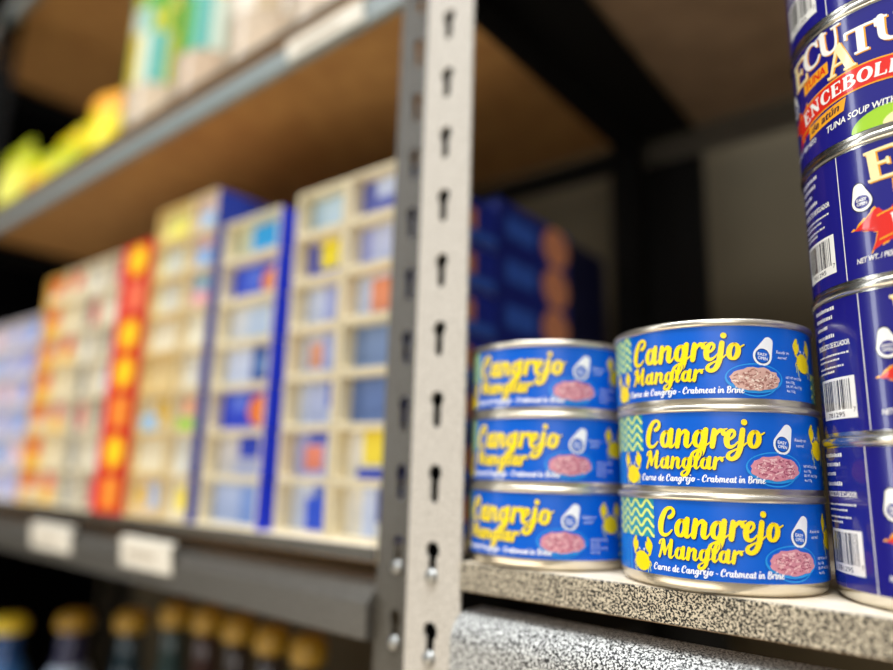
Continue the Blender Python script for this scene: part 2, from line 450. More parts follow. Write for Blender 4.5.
    for i in range(170):
        a = rnd.uniform(0, 2*PI); r = math.sqrt(rnd.random())*.9
        x, z = bx+.2+9.4*math.cos(a)*r, bz-.3+4.4*math.sin(a)*r
        d = rnd.uniform(0, PI); L = rnd.uniform(.4, 1.2)
        A.stroke([(x-L*math.cos(d), z-L*.5*math.sin(d), .3), (x, z+.1, rnd.uniform(.4, .65)), (x+L*math.cos(d), z+L*.5*math.sin(d), .25)], rnd.choice([meat_d, meat_l, meat_d, meat_l, meat]), 9+rnd.random()*2, 2, False)
    for k, s in enumerate(('NET WT 6oz (170g)', '6oz 170g', 'DR. WT. 4oz (113g)', '4oz 113g')):
        A.text(s, 40.6, 13.6-1.75*k, .95, M['white'], 5, width=9.0 if k % 2 == 0 else 4.6, bold=.01)
    crab(52.2, 20.6, .88)
    waves(58.5, 84, z0, 17.0)
    # back panel repeats the sea pattern
    waves(96, 122, 18, z1)
    return A

def make_can_parts(root, body_prof, lid_prof, lid_z, art, tin):
    b = MB(); b.lathe(body_prof, tin, 128); b.build('body', root)
    l = MB(); l.lathe(lid_prof, tin, 128); lid = l.build('lid', root)
    t = MB()
    # ring pull: tab with finger hole
    n = 28
    ro = [(0.011*math.cos(2*PI*i/n)+.014, .0085*math.sin(2*PI*i/n)) for i in range(n)]
    ri = [(0.0075*math.cos(2*PI*i/n)+.016, .0055*math.sin(2*PI*i/n)) for i in range(n)]
    z = lid_z
    vs = [(x, y, z+.0014) for x, y in ro] + [(x, y, z+.0014) for x, y in ri] + [(x, y, z+.0004) for x, y in ro] + [(x, y, z+.0004) for x, y in ri]
    fs = []
    for i in range(n):
        j = (i+1) % n
        fs += [(i, j, n+j, n+i), (2*n+i, 3*n+i, 3*n+j, 2*n+j), (i, 2*n+i, 2*n+j, j), (n+i, n+j, 3*n+j, 3*n+i)]
    t.add(vs, fs, tin)
    t.lathe([(.0, z+.002), (.002, z+.002), (.0026, z+.001), (.0026, z)], tin, 16, c=(.027, 0, 0))
    t.build('ring_pull', lid)
    art.mb.build('label', root)

SMALL_BODY = [(0.0, .0016), (.034, .0016), (.0352, .0004), (.0366, 0), (.0384, .0002), (.0396, .0011), (.0404, .0026), (.04075, .0046), (.0408, .006), (.0408, .0336), (.0409, .0340)]
SMALL_LID = [(.0409, .0340), (.0415, .0343), (.0418, .0351), (.0418, .0360), (.0415, .0367), (.0409, .0370), (.0403, .0367), (.0400, .0358), (.0399, .0345), (.0394, .0341), (.037, .0341), (.0362, .0336), (.0, .0336)]
PITCH = 0.0342
cA = (0.1401, 0.0379); cB = (0.0562, 0.0385)
def arc_deg(mm): return mm*0.001/0.0413
pink = crab_art(M['meat'], M['meat_d'], M['meat_l'], 3)
can0 = empty('crabmeat_can', (cA[0], cA[1], 0), math.atan2(.2352-cA[0], .2691+cA[1]))
tag(can0, 'blue and yellow crabmeat can, bottom of the sharp stack beside the tuna cans', 'can', 'blue crabmeat cans')
make_can_parts(can0, SMALL_BODY, SMALL_LID, .0336, pink, M['tin'])
baseA = math.atan2(.2352-cA[0], .2691+cA[1]); baseB = math.atan2(.2352-cB[0], .2691+cB[1])
dup(can0, (cA[0]+.0003, cA[1]+.0002, PITCH), baseA + arc_deg(-5.3), 'blue and yellow crabmeat can, middle of the sharp stack beside the tuna cans')
buff = crab_art(M['meat2'], M['meat2_d'], M['meat2_l'], 9)
can2 = empty('crabmeat_can', (cA[0]-.0003, cA[1], 2*PITCH), baseA + arc_deg(-10.4))
tag(can2, 'blue crabmeat can with paler meat, topmost of the sharp stack beside the tuna cans', 'can', 'blue crabmeat cans')
make_can_parts(can2, SMALL_BODY, SMALL_LID, .0336, buff, M['tin'])
for k, (off, lab) in enumerate(((-21.5, 'bottom of the blurred stack next to the post'), (-18.2, 'middle of the softly blurred stack next to the post'), (-16.0, 'top of the softly blurred stack next to the post'))):
    dup(can0, (cB[0]+(-.0004, .0002, .0003)[k], cB[1], k*PITCH), baseB + arc_deg(off), 'blue and yellow crabmeat can, ' + lab)

# ------------------------------------------------------------------ tall tuna can
def tuna_art():
    A = Art(RB + 0.00012)
    z0, z1 = 5.0, 55.4
    A.rect(-128, 128, z0, z1, M['indigo'], 0, 2.0)
    W, C, G, Rd = M['t_white'], M['t_cream'], M['t_gold'], M['t_red']
    # company name: stepped serif capitals with a gold shadow
    spots = [('E', 0.0, 40.0, 12.0, 17.0, .07), ('C', 9.4, 42.8, 10.6, 13.4, .07), ('U', 19.4, 43.4, 10.6, 12.6, .04), ('A', 22.4, 32.8, 12.8, 12.8, .03), ('T', 30.6, 37.4, 11.0, 14.6, .0), ('U', 41.2, 38.4, 10.4, 12.4, -.02), ('N', 51.4, 38.4, 10.2, 12.0, -.04), ('A', 60.0, 36.4, 12.0, 12.6, -.08)]
    for c, x, z, h, w, r in spots:
        serif_glyph(A, c, x+.5, z-.45, h, w, M['t_gold'], 3, r, 1.08)
        serif_glyph(A, c, x, z, h, w, C if c in 'EA' else W, 5, r, 1.0)
    # orange plate with TUNA
    pl = lambda x: .12*(x-8)
    A.strip([(x, 34.2+pl(x)) for x in range(8, 24)], [(x, 39.4+pl(x)) for x in range(8, 24)], G, 2)
    A.text('TUNA', 9.2, 35.3, 3.3, M['t_red'], 3, .1, width=12.6, path=lambda x: .12*(x-8), bold=.03)
    # red ribbon
    arch = lambda x: 27.6 - .0046*(x-37)**2
    xs = [2 + 70*i/60 for i in range(61)]
    A.strip([(x, arch(x)-4.9) for x in xs], [(x, arch(x)+4.9) for x in xs], G, 3)
    A.strip([(x, arch(x)-4.3) for x in xs], [(x, arch(x)+4.3) for x in xs], Rd, 4)
    for sg, X in ((1, 0), (-1, 74)):
        f = lambda x: X + sg*x
        for q, m_, L_ in ((1.12, G, 1), (1.0, Rd, 2)):
            A.fan((f(5), 22.5), [(f(5+(a-5)*q), 22.5+(b-22.5)*q) for a, b in [(-6.6, 23.2), (-2.6, 26.0), (1.6, 29.6), (9, 30), (11, 23), (9, 17.4), (4, 16.2), (-.6, 13.8), (1.0, 17.4), (1.8, 20.6), (-2, 22.0)]], m_, L_)
    s = 'ENCEBOLLADO'; x = 6.6; tot = sum(SERIF[c][0] for c in s); kx = 60.0/tot
    for c in s:
        xm = x + SERIF[c][0]*kx/2
        rot = math.atan(-.0092*(xm-37))
        serif_glyph(A, c, x+.4, arch(xm)-2.7-rot*2, 5.4, kx*.97, W, 7, rot, 1.15, .1)
        x += SERIF[c][0]*kx
    # gold flag: de atun
    A.strip([(xx, 13.6+.17*(xx-10)) for xx in range(9, 29)], [(xx+1.4, 18.8+.17*(xx-10)) for xx in range(9, 29)], G, 5)
    A.text('de atún', 11.0, 15.0, 3.0, M['t_navy'], 7, .28, width=15.0, path=lambda x: .17*(x-10), bold=.015)
    # lime dish and serving lines
    A.ellipse(46, z0+.4, 16, 7.6, M['t_lime'], 1, 48, zmin=z0+.1)
    A.ellipse(49, z0+.4, 8, 4.2, M['t_cream'], 2, 40, zmin=z0+.1)
    A.text('TUNA SOUP WITH ONIONS', 19.5, 11.0, 2.5, W, 6, .15, width=40.0, path=lambda x: 1.4-.0032*(x-42)**2+.1, bold=.02)
    A.text('NET WT. / PESO NETO', -6.6, 10.2, 1.9, W, 5, .1, width=20.0, path=lambda x: .04*(x+6), bold=.02)
    # ring-pull badge
    cx, cz = -2.6, 33.6
    out = hull2(cx, cz, 3.7, cx-.8, cz+5.4, 2.0)
    A.fan((cx, cz+.8), [(cx+(x-cx)*1.1, cz+.8+(z-cz-.8)*1.08) for x, z in out], M['t_navy'], 5)
    A.fan((cx, cz+.8), out, W, 6)
    A.ellipse(cx, cz, 2.7, 2.6, M['indigo'], 7, 26)
    A.text('EASY', cx-1.9, cz+.25, 1.15, W, 8, width=3.8, bold=.02)
    A.text('OPEN', cx-1.9, cz-1.35, 1.15, W, 8, width=3.8, bold=.02)
    # seam line
    A.rect(-11.6, -11.25, z0, z1, M['t_white'], 1)
    # product text block
    A.text('PRODUCTO DE ECUADOR', -37.5, 37.4, 1.9, W, 3, width=21.0, bold=.03)
    rnd = random.Random(2)
    for z, x1, h in ((52.0, -23, 1.5), (48.6, -25, 1.5), (45.2, -28, 1.3), (41.4, -24.6, 1.6), (34.2, -18.0, .8), (32.2, -22.0, .8), (29.6, -20.6, .8), (27.8, -26, .8)):
        xx = -37.5
        while xx < x1:
            w = rnd.uniform(.5, 1.1)
            A.rect(xx, xx+w, z, z+h*rnd.uniform(.75, 1.0), W, 3); xx += w + rnd.uniform(.2, .5)
    # barcode
    A.rect(-37.4, -16.0, 10.0, 25.6, W, 2)
    xx = -35.8
    while xx < -18.4:
        w = rnd.choice([.28, .28, .5, .75])
        A.rect(xx, xx+w, 13.4, 24.6, M['t_black'], 3); xx += w + rnd.choice([.3, .3, .5, .7])
    A.text('781295', -33.0, 10.8, 1.7, M['t_black'], 3, width=11.0)
    A.text('7', -17.6, 12.2, 1.7, M['t_black'], 3)
    return A
TALL_BODY = [(0.0, .0022), (.034, .0022), (.0352, .0006), (.0366, 0), (.0384, .0002), (.0396, .0012), (.0404, .0028), (.04075, .0048), (.0408, .006), (.0408, .0556), (.0409, .0560)]
TALL_LID = [(.0409, .0560), (.0415, .0563), (.0418, .0572), (.0418, .0584), (.0415, .0591), (.0409, .0595), (.0403, .0591), (.0400, .0580), (.0399, .0563), (.0394, .0559), (.037, .0559), (.0362, .0554), (.0, .0554)]
cC = (0.2231, 0.0467)
baseC = math.atan2(.2352-cC[0], .2691+cC[1])
words = ['bottom of its stack, standing on the shelf', 'second from the bottom, beside the middle crabmeat can', 'third up, its large cream letter E and white ring badge showing', 'second from the top, red ribbon and stepped capitals facing out', 'topmost of its stack, cut off by the top of the view']
tun0 = empty('tuna_can', (cC[0], cC[1], 0), baseC + arc_deg(-14.8))
tag(tun0, 'tall indigo tuna can, ' + words[0], 'can', 'tall indigo tuna cans')
make_can_parts(tun0, TALL_BODY, TALL_LID, .0554, tuna_art(), M['tin2'])
for k, off in ((1, -11.8), (2, -15.6), (3, -49.3), (4, -12.3)):
    dup(tun0, (cC[0]+(.0002, .0004, .0, -.0003)[k-1], cC[1], k*.056), baseC + arc_deg(off), 'tall indigo tuna can, ' + words[k])

# ------------------------------------------------------------------ slotted-post shelving
def keyhole(z, x, n=10):
    """round head over a narrow slot, as a closed outline"""
    R, s = .0044, .0027
    pts = []
    a0 = math.asin(s/R)
    for i in range(n*2+1):
        a = -PI/2 + a0 + (2*PI - 2*a0)*i/(n*2)
        pts.append((x + R*math.cos(a), z+.0035 + R*math.sin(a)))
    for i in range(n+1):
        a = PI + PI*i/n
        pts.append((x + s*math.cos(a), z-.0090 + s*math.sin(a)))
    return pts
def plate(w, z0, z1, holes, thick=.0016):
    """flat steel strip (x,z) with keyholes cut through"""
    cu = bpy.data.curves.new('plate', 'CURVE'); cu.dimensions = '2D'; cu.fill_mode = 'BOTH'; cu.extrude = thick/2
    def sp(pts):
        s = cu.splines.new('POLY'); s.points.add(len(pts)-1)
        for q, (a, b) in zip(s.points, pts): q.co = (a, b, 0, 1)
        s.use_cyclic_u = True
    sp([(0, z0), (w, z0), (w, z1), (0, z1)])
    for h in holes: sp(h)
    ob = bpy.data.objects.new('plate', cu)
    me = bpy.data.meshes.new_from_object(ob)
    V = [tuple(v.co) for v in me.vertices]; F = [tuple(p.vertices) for p in me.polygons]
    bpy.data.objects.remove(ob); bpy.data.curves.remove(cu); bpy.data.meshes.remove(me)
    return V, F
PZ0, PZ1 = -0.80, 0.86
HOLES = [keyhole(.0381*k, .0165) for k in range(-20, 22)]
PV, PF = plate(.0345, PZ0, PZ1, HOLES)
SV, SF = plate(.0345, PZ0, PZ1, [])
def post(root, x, y, sx, sy, material, side_right, rivets=(), solid=False):
    """angle post: front strip in the x-z plane at y, side strip along y; sx/sy mirror it"""
    b = MB()
    V, F = (SV, SF) if solid else (PV, PF)
    b.add([(x + sx*vx, y + sy*(.0008 - vz), vy) for vx, vy, vz in V], F, material)
    xs = x if not side_right else x + sx*.0345
    b.add([(xs + vz, y + sy*(.0008 + vx), vy) for vx, vy, vz in V], F, M['shade_black'])
    p = b.build('post', root)
    for z in rivets:
        r = MB()
        prof = [(0, .0028), (.002, .0024), (.0034, .0013), (.0039, 0)]
        n = 16; vs, fs = [], []
        for rr, h in prof:
            for i in range(n):
                a = 2*PI*i/n
                vs.append((x + sx*.0165 + rr*math.cos(a), y - h*sy, z - .0088 + rr*math.sin(a)))
        for j in range(3):
            for i in range(n): fs.append((j*n+i, j*n+(i+1) % n, (j+1)*n+(i+1) % n, (j+1)*n+i))
        r.add(vs, fs, M['steel'], True)
        r.build('rivet', p)
    return p
def rounded_beam(y, z0, z1, rad, depth=.02, chamfer=False):
    depth = max(depth, rad+.012); pr = [(y+depth, z1)]
    for i in ((0, 8) if chamfer else range(9)):
        a = PI/2 * i/8
        pr.append((y + rad - rad*math.sin(a), z1 - rad + rad*math.cos(a)))
    pr += [(y, z0+.001), (y+.001, z0), (y+.006, z0), (y+.006, z1-rad-.002), (y+depth, z1-rad*.7)]
    return pr
def shelf_level(root, x0, x1, y0, y1, top, thick, beam_z0, beam_z1, bevel, edge_m, beam_m, side_m, under_m, proud=.007, chamfer=False, flange=.018):
    d = MB(); d.box((x0, y0+.0012, top-thick), (x1, y1, top), M['deck'])
    # underside skin of raw board
    d.box((x0+.001, y0+.002, top-thick-.0008), (x1-.001, y1-.001, top-thick), under_m)
    bd = d.build('shelf_board', root)
    e = MB(); e.bbox((x0, y0-.0008, top-thick), (x1, y0+.0012, top-.0001), edge_m, .0004); e.build('edge_trim', bd)
    b = MB(); b.prism_x(rounded_beam(y0-proud, beam_z0, beam_z1, bevel, chamfer=chamfer), x0, x1, beam_m)
    fix_normals(b.build('front_beam', root))
    b = MB(); b.box((x0, y1-.004, beam_z0-.004), (x1, y1-.002, beam_z1), M['shaded_hammer'] if x0 > -.1 else side_m); b.build('rear_beam', root)
    for xa in (x0, x1-.0016):
        b = MB(); b.box((xa, y0+.03, beam_z0), (xa+.0016, y1-.01, beam_z1-.002), side_m)
        xi = xa+.0016 if xa == x0 else xa-flange
        b.box((xi, y0+.03, beam_z1-.006), (xi+flange, y1-.01, beam_z1-.0044), side_m)
        b.build('side_beam', root)

# right unit
RX0, RX1 = -0.0055, 0.930
ru = empty('shelving_unit', (0, 0, 0))
tag(ru, 'pale speckled grey steel shelving with keyhole post, holding the crabmeat and tuna cans', 'shelving')
post(ru, RX0, 0, 1, 1, M['post'], False, rivets=(0, -.0381))
post(ru, -.0045, .336, 1.62, -1, M['shade_black'], False, solid=True)
post(ru, RX1, 0, -1, 1, M['post'], False)
post(ru, RX1, .336, -1, -1, M['shade_black'], False)
shelf_level(ru, .0292, .895, 0.0, .334, 0.0, .0128, -.058, -.0225, .0135, M['hammer'], M['hammer_cool'], M['shade_black'], M['brown_dark'])
shelf_level(ru, -.003, .927, 0.003, .334, .386, .0090, .350, .374, .014, M['hammer'], M['hammer'], M['shade_black'], M['brown_dark'], flange=.050)
shelf_level(ru, -.003, .927, 0.003, .334, -.400, .0128, -.456, -.418, .017, M['hammer'], M['hammer'], M['shade_black'], M['brown_dark'])
# left unit
LX0, LX1 = -0.960, -0.0078
lu = empty('shelving_unit', (0, 0, 0))
tag(lu, 'dark grey steel shelving with brown board undersides, holding cartons, jars and bottles', 'shelving')
post(lu, LX1, .010, -.84, 1, M['shaded_hammer'], False, rivets=(0, -.0381))
post(lu, LX1, .336, -1, -1, M['shade_black'], False, solid=True)
post(lu, LX0, .010, 1, 1, M['shade_black'], False)
post(lu, LX0, .336, 1, -1, M['shade_black'], False)
shelf_level(lu, LX0+.0345, LX1-.029, .008, .334, 0.0, .0078, -.0475, -.0165, .0125, M['shaded_hammer'], M['beam_grey'], M['shade_black'], M['brown'], .005, True)
for top in (.386, .772):
    shelf_level(lu, LX0+.002 if top < .5 else -1.185, LX1-.002, .0125, .334, top, .0060, top-.0345, top-.0125, .006, M['shaded_hammer'], M['upper_beam'], M['shade_black'], M['brown'], -.001)
shelf_level(lu, LX0+.002, LX1-.002, .0125, .334, -.400, .0090, -.448, -.414, .013, M['shaded_hammer'], M['shaded_hammer'], M['shade_black'], M['brown'])

# price tags clipped on the left beams
def price_tag(x, z, w, h, y, label, tilt=0.0):
    b = MB(); b.bbox((-w/2, -.0012, -h/2), (w/2, 0, h/2), cm((236, 230, 216)), .0004)
    b.box((-w/2, -.0004, h/2-.002), (w/2, .004, h/2), cm((236, 230, 216)))
    b.box((-w*.36, -.0016, -h*.1), (w*.2, -.0011, h*.08), cm((190, 178, 160)))
    o = b.build('price_tag'); o.location = (x, y, z); o.rotation_euler = (0.12, tilt, 0)
    tag(o, label, 'price tag', 'white price tags on the left beams')
price_tag(-.447, -.0265, .086, .022, .0012, 'white price tag on the lower left beam, the one farther from the post')
price_tag(-.273, -.0255, .076, .022, .0012, 'white price tag on the lower left beam, the one nearer the post')
price_tag(-.120, .3620, .085, .016, .0120, 'pale price tag strip on the upper left beam under the jars')

# ------------------------------------------------------------------ blurred cartons on the left shelf
CREAM = (226, 213, 180); TAN = (196, 168, 124)
def carton(name, x0, x1, y, z, h, d, tray, patches, label, cat, group, recess=.013, side=None, margin=.0019, side_art=None, bg=(206, 212, 236)):
    """open-fronted tray x0..x1 with a printed pack inside; patches are (u0,u1,v0,v1,rgb) on the pack face"""
    root = empty(name, (x0, y, z)); tag(root, label, cat, group)
    w = x1-x0-.0012; h = h-.0008
    T = cm(tray); S = cm(side) if side else T
    b = MB()
    m = margin
    b.quad((0,0,0),(0,0,h),(0,d,h),(0,d,0), T)
    b.quad((w,0,0),(w,d,0),(w,d,h),(w,0,h), S)
    b.quad((0,0,h),(w,0,h),(w,d,h),(0,d,h), T)
    b.quad((0,0,0),(0,d,0),(w,d,0),(w,0,0), T)
    b.quad((0,d,0),(0,d,h),(w,d,h),(w,d,0), T)
    o = [(0,0),(w,0),(w,h),(0,h)]; i = [(m,m),(w-m,m),(w-m,h-m),(m,h-m)]
    for k in range(4):
        j = (k+1) % 4
        b.quad((o[k][0],0,o[k][1]),(o[j][0],0,o[j][1]),(i[j][0],0,i[j][1]),(i[k][0],0,i[k][1]), T)
        b.quad((i[k][0],0,i[k][1]),(i[j][0],0,i[j][1]),(i[j][0],recess,i[j][1]),(i[k][0],recess,i[k][1]), T)
    for q, (u0, u1, v0, v1, c) in enumerate(side_art or []):
        xs = w + .0002*(q+1)
        if len(c) == 4:
            b.add([(xs, ((u0+u1)/2 + (u1-u0)/2*math.cos(2*PI*t/24))*d, ((v0+v1)/2 + (v1-v0)/2*math.sin(2*PI*t/24))*h) for t in range(24)], [tuple(range(24))], cm(c[:3]))
        else:
            b.quad((xs, u0*d, v0*h), (xs, u1*d, v0*h), (xs, u1*d, v1*h), (xs, u0*d, v1*h), cm(c))
    b.build('tray', root)
    p = MB()
    p.quad((m,recess,m),(w-m,recess,m),(w-m,recess,h-m),(m,recess,h-m), cm(bg))
    W, H = w-2*m, h-2*m
    for q, (u0, u1, v0, v1, c) in enumerate(patches):
        yy = recess - .0003*(q+1)
        if isinstance(c, tuple) and len(c) == 4:   # round mark
            n = 20; cx, cz, rx, rz = m+(u0+u1)/2*W, m+(v0+v1)/2*H, (u1-u0)/2*W, (v1-v0)/2*H
            p.add([(cx+rx*math.cos(2*PI*t/n), yy, cz+rz*math.sin(2*PI*t/n)) for t in range(n)], [tuple(range(n))], cm(c[:3]))
        else:
            p.quad((m+u0*W,yy,m+v0*H),(m+u1*W,yy,m+v0*H),(m+u1*W,yy,m+v1*H),(m+u0*W,yy,m+v1*H), cm(c))
    p.build('printed_pack', root)
    return root

RN = ['bottom', 'second up', 'third up', 'fourth up', 'fifth up', 'sixth up', 'seventh up', 'eighth up']
def rowname(k, n): return 'topmost' if k == n-1 else RN[k]
BLUE = (24, 62, 196); PALE = (206, 220, 255); LILAC = (170, 180, 244); ORANGE = (236, 140, 84); YELLOW = (246, 226, 60); SKY = (70, 178, 240); WHITE = (240, 240, 238); SALMON = (228, 158, 118)
P7 = .0347
# nearest column by the post (A2), with two more rows deep
a2 = {0: [(.0, 1, 0, 1, WHITE), (.62, 1, .3, 1, (20, 60, 170)), (.35, .62, 0, 1, PALE)],
      1: [(0, 1, 0, 1, WHITE), (.3, 1, .3, 1, YELLOW), (.2, 1, 0, .22, BLUE)],
      2: [(0, 1, 0, 1, (96, 124, 186)), (.72, 1, 0, 1, WHITE)],
      3: [(0, 1, 0, 1, (120, 146, 196)), (.75, 1, 0, 1, (236, 230, 180))],
      4: [(0, 1, 0, 1, PALE), (.3, 1, .15, .9, (236, 150, 110)), (.3, 1, 0, .15, BLUE)],
      5: [(0, 1, 0, 1, LILAC), (.3, 1, .1, 1, (196, 206, 244))],
      6: [(0, 1, 0, 1, (96, 108, 200)), (.3, 1, .55, 1, PALE)]}
SIDE = [(0, 1, .06, .94, (24, 48, 170)), (.1, .46, .4, .95, (130, 150, 226)), (.55, .75, .3, .75, (236, 150, 96)), (.5, .98, .06, .3, (60, 110, 220))]
SIDE2 = [(0, 1, .06, .94, (18, 36, 140)), (.1, .5, .2, .7, (56, 104, 214)), (.60, 1.0, .0, 1.0, (240, 160, 120, 1))]
for k in range(7):
    carton('tin_carton', -.093, -.043, .022, k*P7, P7, .110, CREAM, a2[k], 'cream carton with blue side, %s, first column from the post' % rowname(k, 7), 'carton', 'cartons beside the post', .013, side=(22, 44, 150), side_art=SIDE)
    carton('tin_carton', -.089, -.043, .134, k*.0365, .0365, .110, (40, 60, 150), [(0, 1, 0, 1, BLUE)], 'blue carton with salmon picture on side, %s, one behind first column' % rowname(k, 7), 'carton', 'blue cartons behind the post', .004, side=(22, 44, 150), side_art=SIDE2)
for k in range(7):  # shade at the back of the shelf is mixed into these colours
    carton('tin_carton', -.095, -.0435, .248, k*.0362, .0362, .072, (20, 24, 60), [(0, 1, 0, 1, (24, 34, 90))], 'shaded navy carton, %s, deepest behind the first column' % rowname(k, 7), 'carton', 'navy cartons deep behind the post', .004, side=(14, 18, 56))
a1 = [[(0, 1, 0, 1, PALE), (.3, 1, 0, .7, (30, 84, 236)), (.45, .8, .7, 1, (80, 110, 220))],
      [(0, 1, 0, 1, LILAC), (.2, .6, .15, .7, (236, 140, 116)), (.6, 1, 0, 1, (156, 170, 232)), (.3, 1, .75, 1, (70, 90, 210))],
      [(0, 1, 0, 1, PALE), (.6, 1, .4, 1, (36, 84, 220)), (.2, .6, 0, 1, (176, 190, 236))],
      [(0, 1, 0, 1, PALE), (.15, .45, .2, .8, (226, 160, 130)), (.45, 1, 0, 1, (160, 176, 234))],
      [(0, 1, 0, 1, PALE), (.4, 1, .0, 1, (164, 176, 236))],
      [(0, 1, 0, 1, (28, 64, 214)), (.25, .68, .3, 1, (250, 232, 40)), (.68, 1, .2, 1, (36, 80, 226))],
      [(0, 1, 0, 1, (176, 210, 240)), (.2, .9, .2, .9, (196, 224, 248)), (0, 1, 0, .14, (40, 64, 200))]]
for k in range(7):
    carton('tin_carton', -.148, -.0945, .022, k*P7, P7, .105, CREAM, a1[k], 'cream carton with windowed front, %s, second column from the post' % rowname(k, 7), 'carton', 'cartons in the second column', .014)
b1 = [[(.0, 1, 0, 1, (176, 196, 244)), (.5, 1, 0, .9, (130, 164, 240))],
      [(0, 1, 0, 1, (206, 206, 214)), (.4, 1, .45, 1, (24, 60, 200)), (.35, 1, 0, .4, (176, 186, 226))],
      [(0, 1, 0, 1, (24, 64, 226)), (.5, 1.0, .06, .9, (246, 130, 40, 1)), (.2, .5, .5, 1, (90, 120, 240))],
      [(0, 1, 0, 1, PALE), (.5, 1, .0, 1, (24, 78, 176)), (.6, .85, .3, .7, (96, 140, 206))],
      [(0, 1, 0, 1, (216, 224, 240)), (.35, .8, .1, .9, (190, 212, 246)), (.8, 1, 0, 1, (40, 70, 190))],
      [(0, 1, 0, 1, (30, 74, 230)), (.55, 1, .1, .8, (246, 140, 50, 1)), (.25, .55, .3, .9, (80, 116, 240))],
      [(0, 1, 0, 1, (206, 214, 190)), (.3, 1, .05, .95, (30, 170, 250))]]
for k in range(7):
    carton('tin_carton', -.231, -.157, .015, k*.0336, .0336, .12, CREAM, b1[k], 'cream carton with royal blue end, %s, third column from the post' % rowname(k, 7), 'carton', 'cartons in the third column', .012, side=(24, 52, 214))
c1 = [[(0, 1, 0, 1, (226, 220, 200)), (.3, .8, .2, .8, YELLOW)], [(0, 1, 0, 1, (214, 214, 206)), (.6, 1, 0, 1, (150, 156, 170))],
      [(0, 1, 0, 1, (200, 200, 190)), (0, .8, 0, .35, (150, 196, 60)), (.2, .7, .4, .9, (236, 170, 130))], [(0, 1, 0, 1, (220, 216, 200)), (.5, 1, .2, .8, (186, 190, 200))],
      [(0, 1, 0, 1, (230, 226, 206))], [(0, 1, 0, 1, (206, 200, 206)), (.1, .8, .1, .5, (226, 160, 170)), (.2, .8, .5, .9, (110, 180, 210))],
      [(0, 1, 0, 1, (214, 206, 216)), (.1, .9, .1, .6, (120, 170, 226)), (.2, .7, .6, .9, (226, 176, 180))], [(0, 1, 0, 1, (226, 206, 206)), (.1, .8, .1, .55, (150, 190, 230))]]
for k in range(8):
    carton('tin_carton', -.277, -.2385, .011, k*.0336, .0336, .11, (220, 200, 158), c1[k], 'narrow tan carton with blue end, %s, fourth column from the post' % rowname(k, 8), 'carton', 'cartons in the fourth column', .006, side=(32, 56, 160))
d1 = [[(0, 1, 0, 1, (226, 208, 180)), (.1, .5, .2, .8, (226, 190, 96)), (.5, 1, .2, .9, (170, 190, 226))], [(0, 1, 0, 1, (226, 218, 190))],
      [(0, 1, 0, 1, (214, 206, 180)), (.4, .9, .2, .9, (214, 176, 70)), (0, .5, 0, .5, (150, 190, 226))], [(0, 1, 0, 1, (220, 196, 140))],
      [(0, 1, 0, 1, (230, 222, 196))], [(0, 1, 0, 1, (226, 222, 190)), (.3, .7, 0, 1, (206, 206, 196))], [(0, 1, 0, 1, (222, 220, 180)), (.3, .7, .1, .9, (200, 206, 200))], [(0, 1, 0, 1, (226, 220, 150)), (.2, .8, .1, .7, (236, 230, 110))]]
for k in range(8):
    carton('tin_carton', -.336, -.2785, .011, k*.0336, .0336, .11, (214, 184, 120), d1[k], 'tan and pale yellow carton, %s, fifth column from the post' % rowname(k, 8), 'carton', 'cartons in the fifth column', .006, side=(206, 176, 112))
RED = (226, 30, 22); SUN = (248, 186, 20)
for k in range(7):
    if k in (0, 2): pt = [(0, 1, 0, 1, RED), (.35, .9, .1, .9, (240, 150, 40))]
    elif k == 5: pt = [(0, 1, 0, 1, (224, 60, 44)), (.5, 1, .1, .9, (236, 120, 80))]
    else: pt = [(0, 1, 0, 1, RED), (.22, 1.0, .02, .98, (255, 160, 0, 1)), (.34, .94, .14, .86, (255, 214, 10, 1))]
    carton('tin_carton', -.385, -.3375, .006, k*P7, P7, .11, (214, 34, 26), pt, 'red carton with round yellow sun, %s in the all-red column' % rowname(k, 7), 'carton', 'red sun cartons', .001, margin=.001)
for ci, (x0, x1, nm) in enumerate(((-.428, -.3862, ''), (-.474, -.4295, ''))):
    for k in range(7):
        rr = random.Random(ci*20+k)
        base = rr.choice([(214, 206, 190), (200, 196, 186), (222, 214, 196), (190, 184, 172)])
        pt = [(0, 1, 0, 1, base)]
        pt.append((.1, .45, 0, 1, rr.choice([(120, 120, 112), (150, 148, 136), (226, 222, 206)])))
        if (k + ci) % 3 == 0: pt.append((.4, .95, .1, .9, rr.choice([(222, 110, 110), (214, 130, 126), (190, 200, 220)])))
        carton('tin_carton', x0, x1, .010, k*P7, P7, .11, (222, 210, 180), pt, 'grey-white carton, %s, %s of the red column' % (rowname(k, 7), ('just left', 'second column left')[ci]), 'carton', 'grey white cartons', .005)
for ci, (x0, x1) in enumerate(((-.522, -.4785), (-.572, -.5235))):
    for k in range(7):
        rr = random.Random(100+ci*20+k)
        pt = [(0, 1, 0, 1, ((226, 210, 170), (232, 176, 60))[ci])]
        pt.append((.1, .8, .0, .5, rr.choice([(240, 190, 70), (236, 170, 50), (228, 214, 180)])))
        if k % 2 == 0 or ci: pt.append((.2, .85, .45, .95, rr.choice([(226, 60, 50), (232, 90, 80), (214, 110, 120)])))
        carton('tin_carton', x0, x1, .010, k*P7, P7, .11, ((222, 206, 170), (228, 184, 90))[ci], pt, ('pale red-printed carton, %s, third column left of the red column', 'orange-yellow carton, %s, fourth column left of the red column')[ci] % rowname(k, 7), 'carton', 'yellow and red cartons', .004)
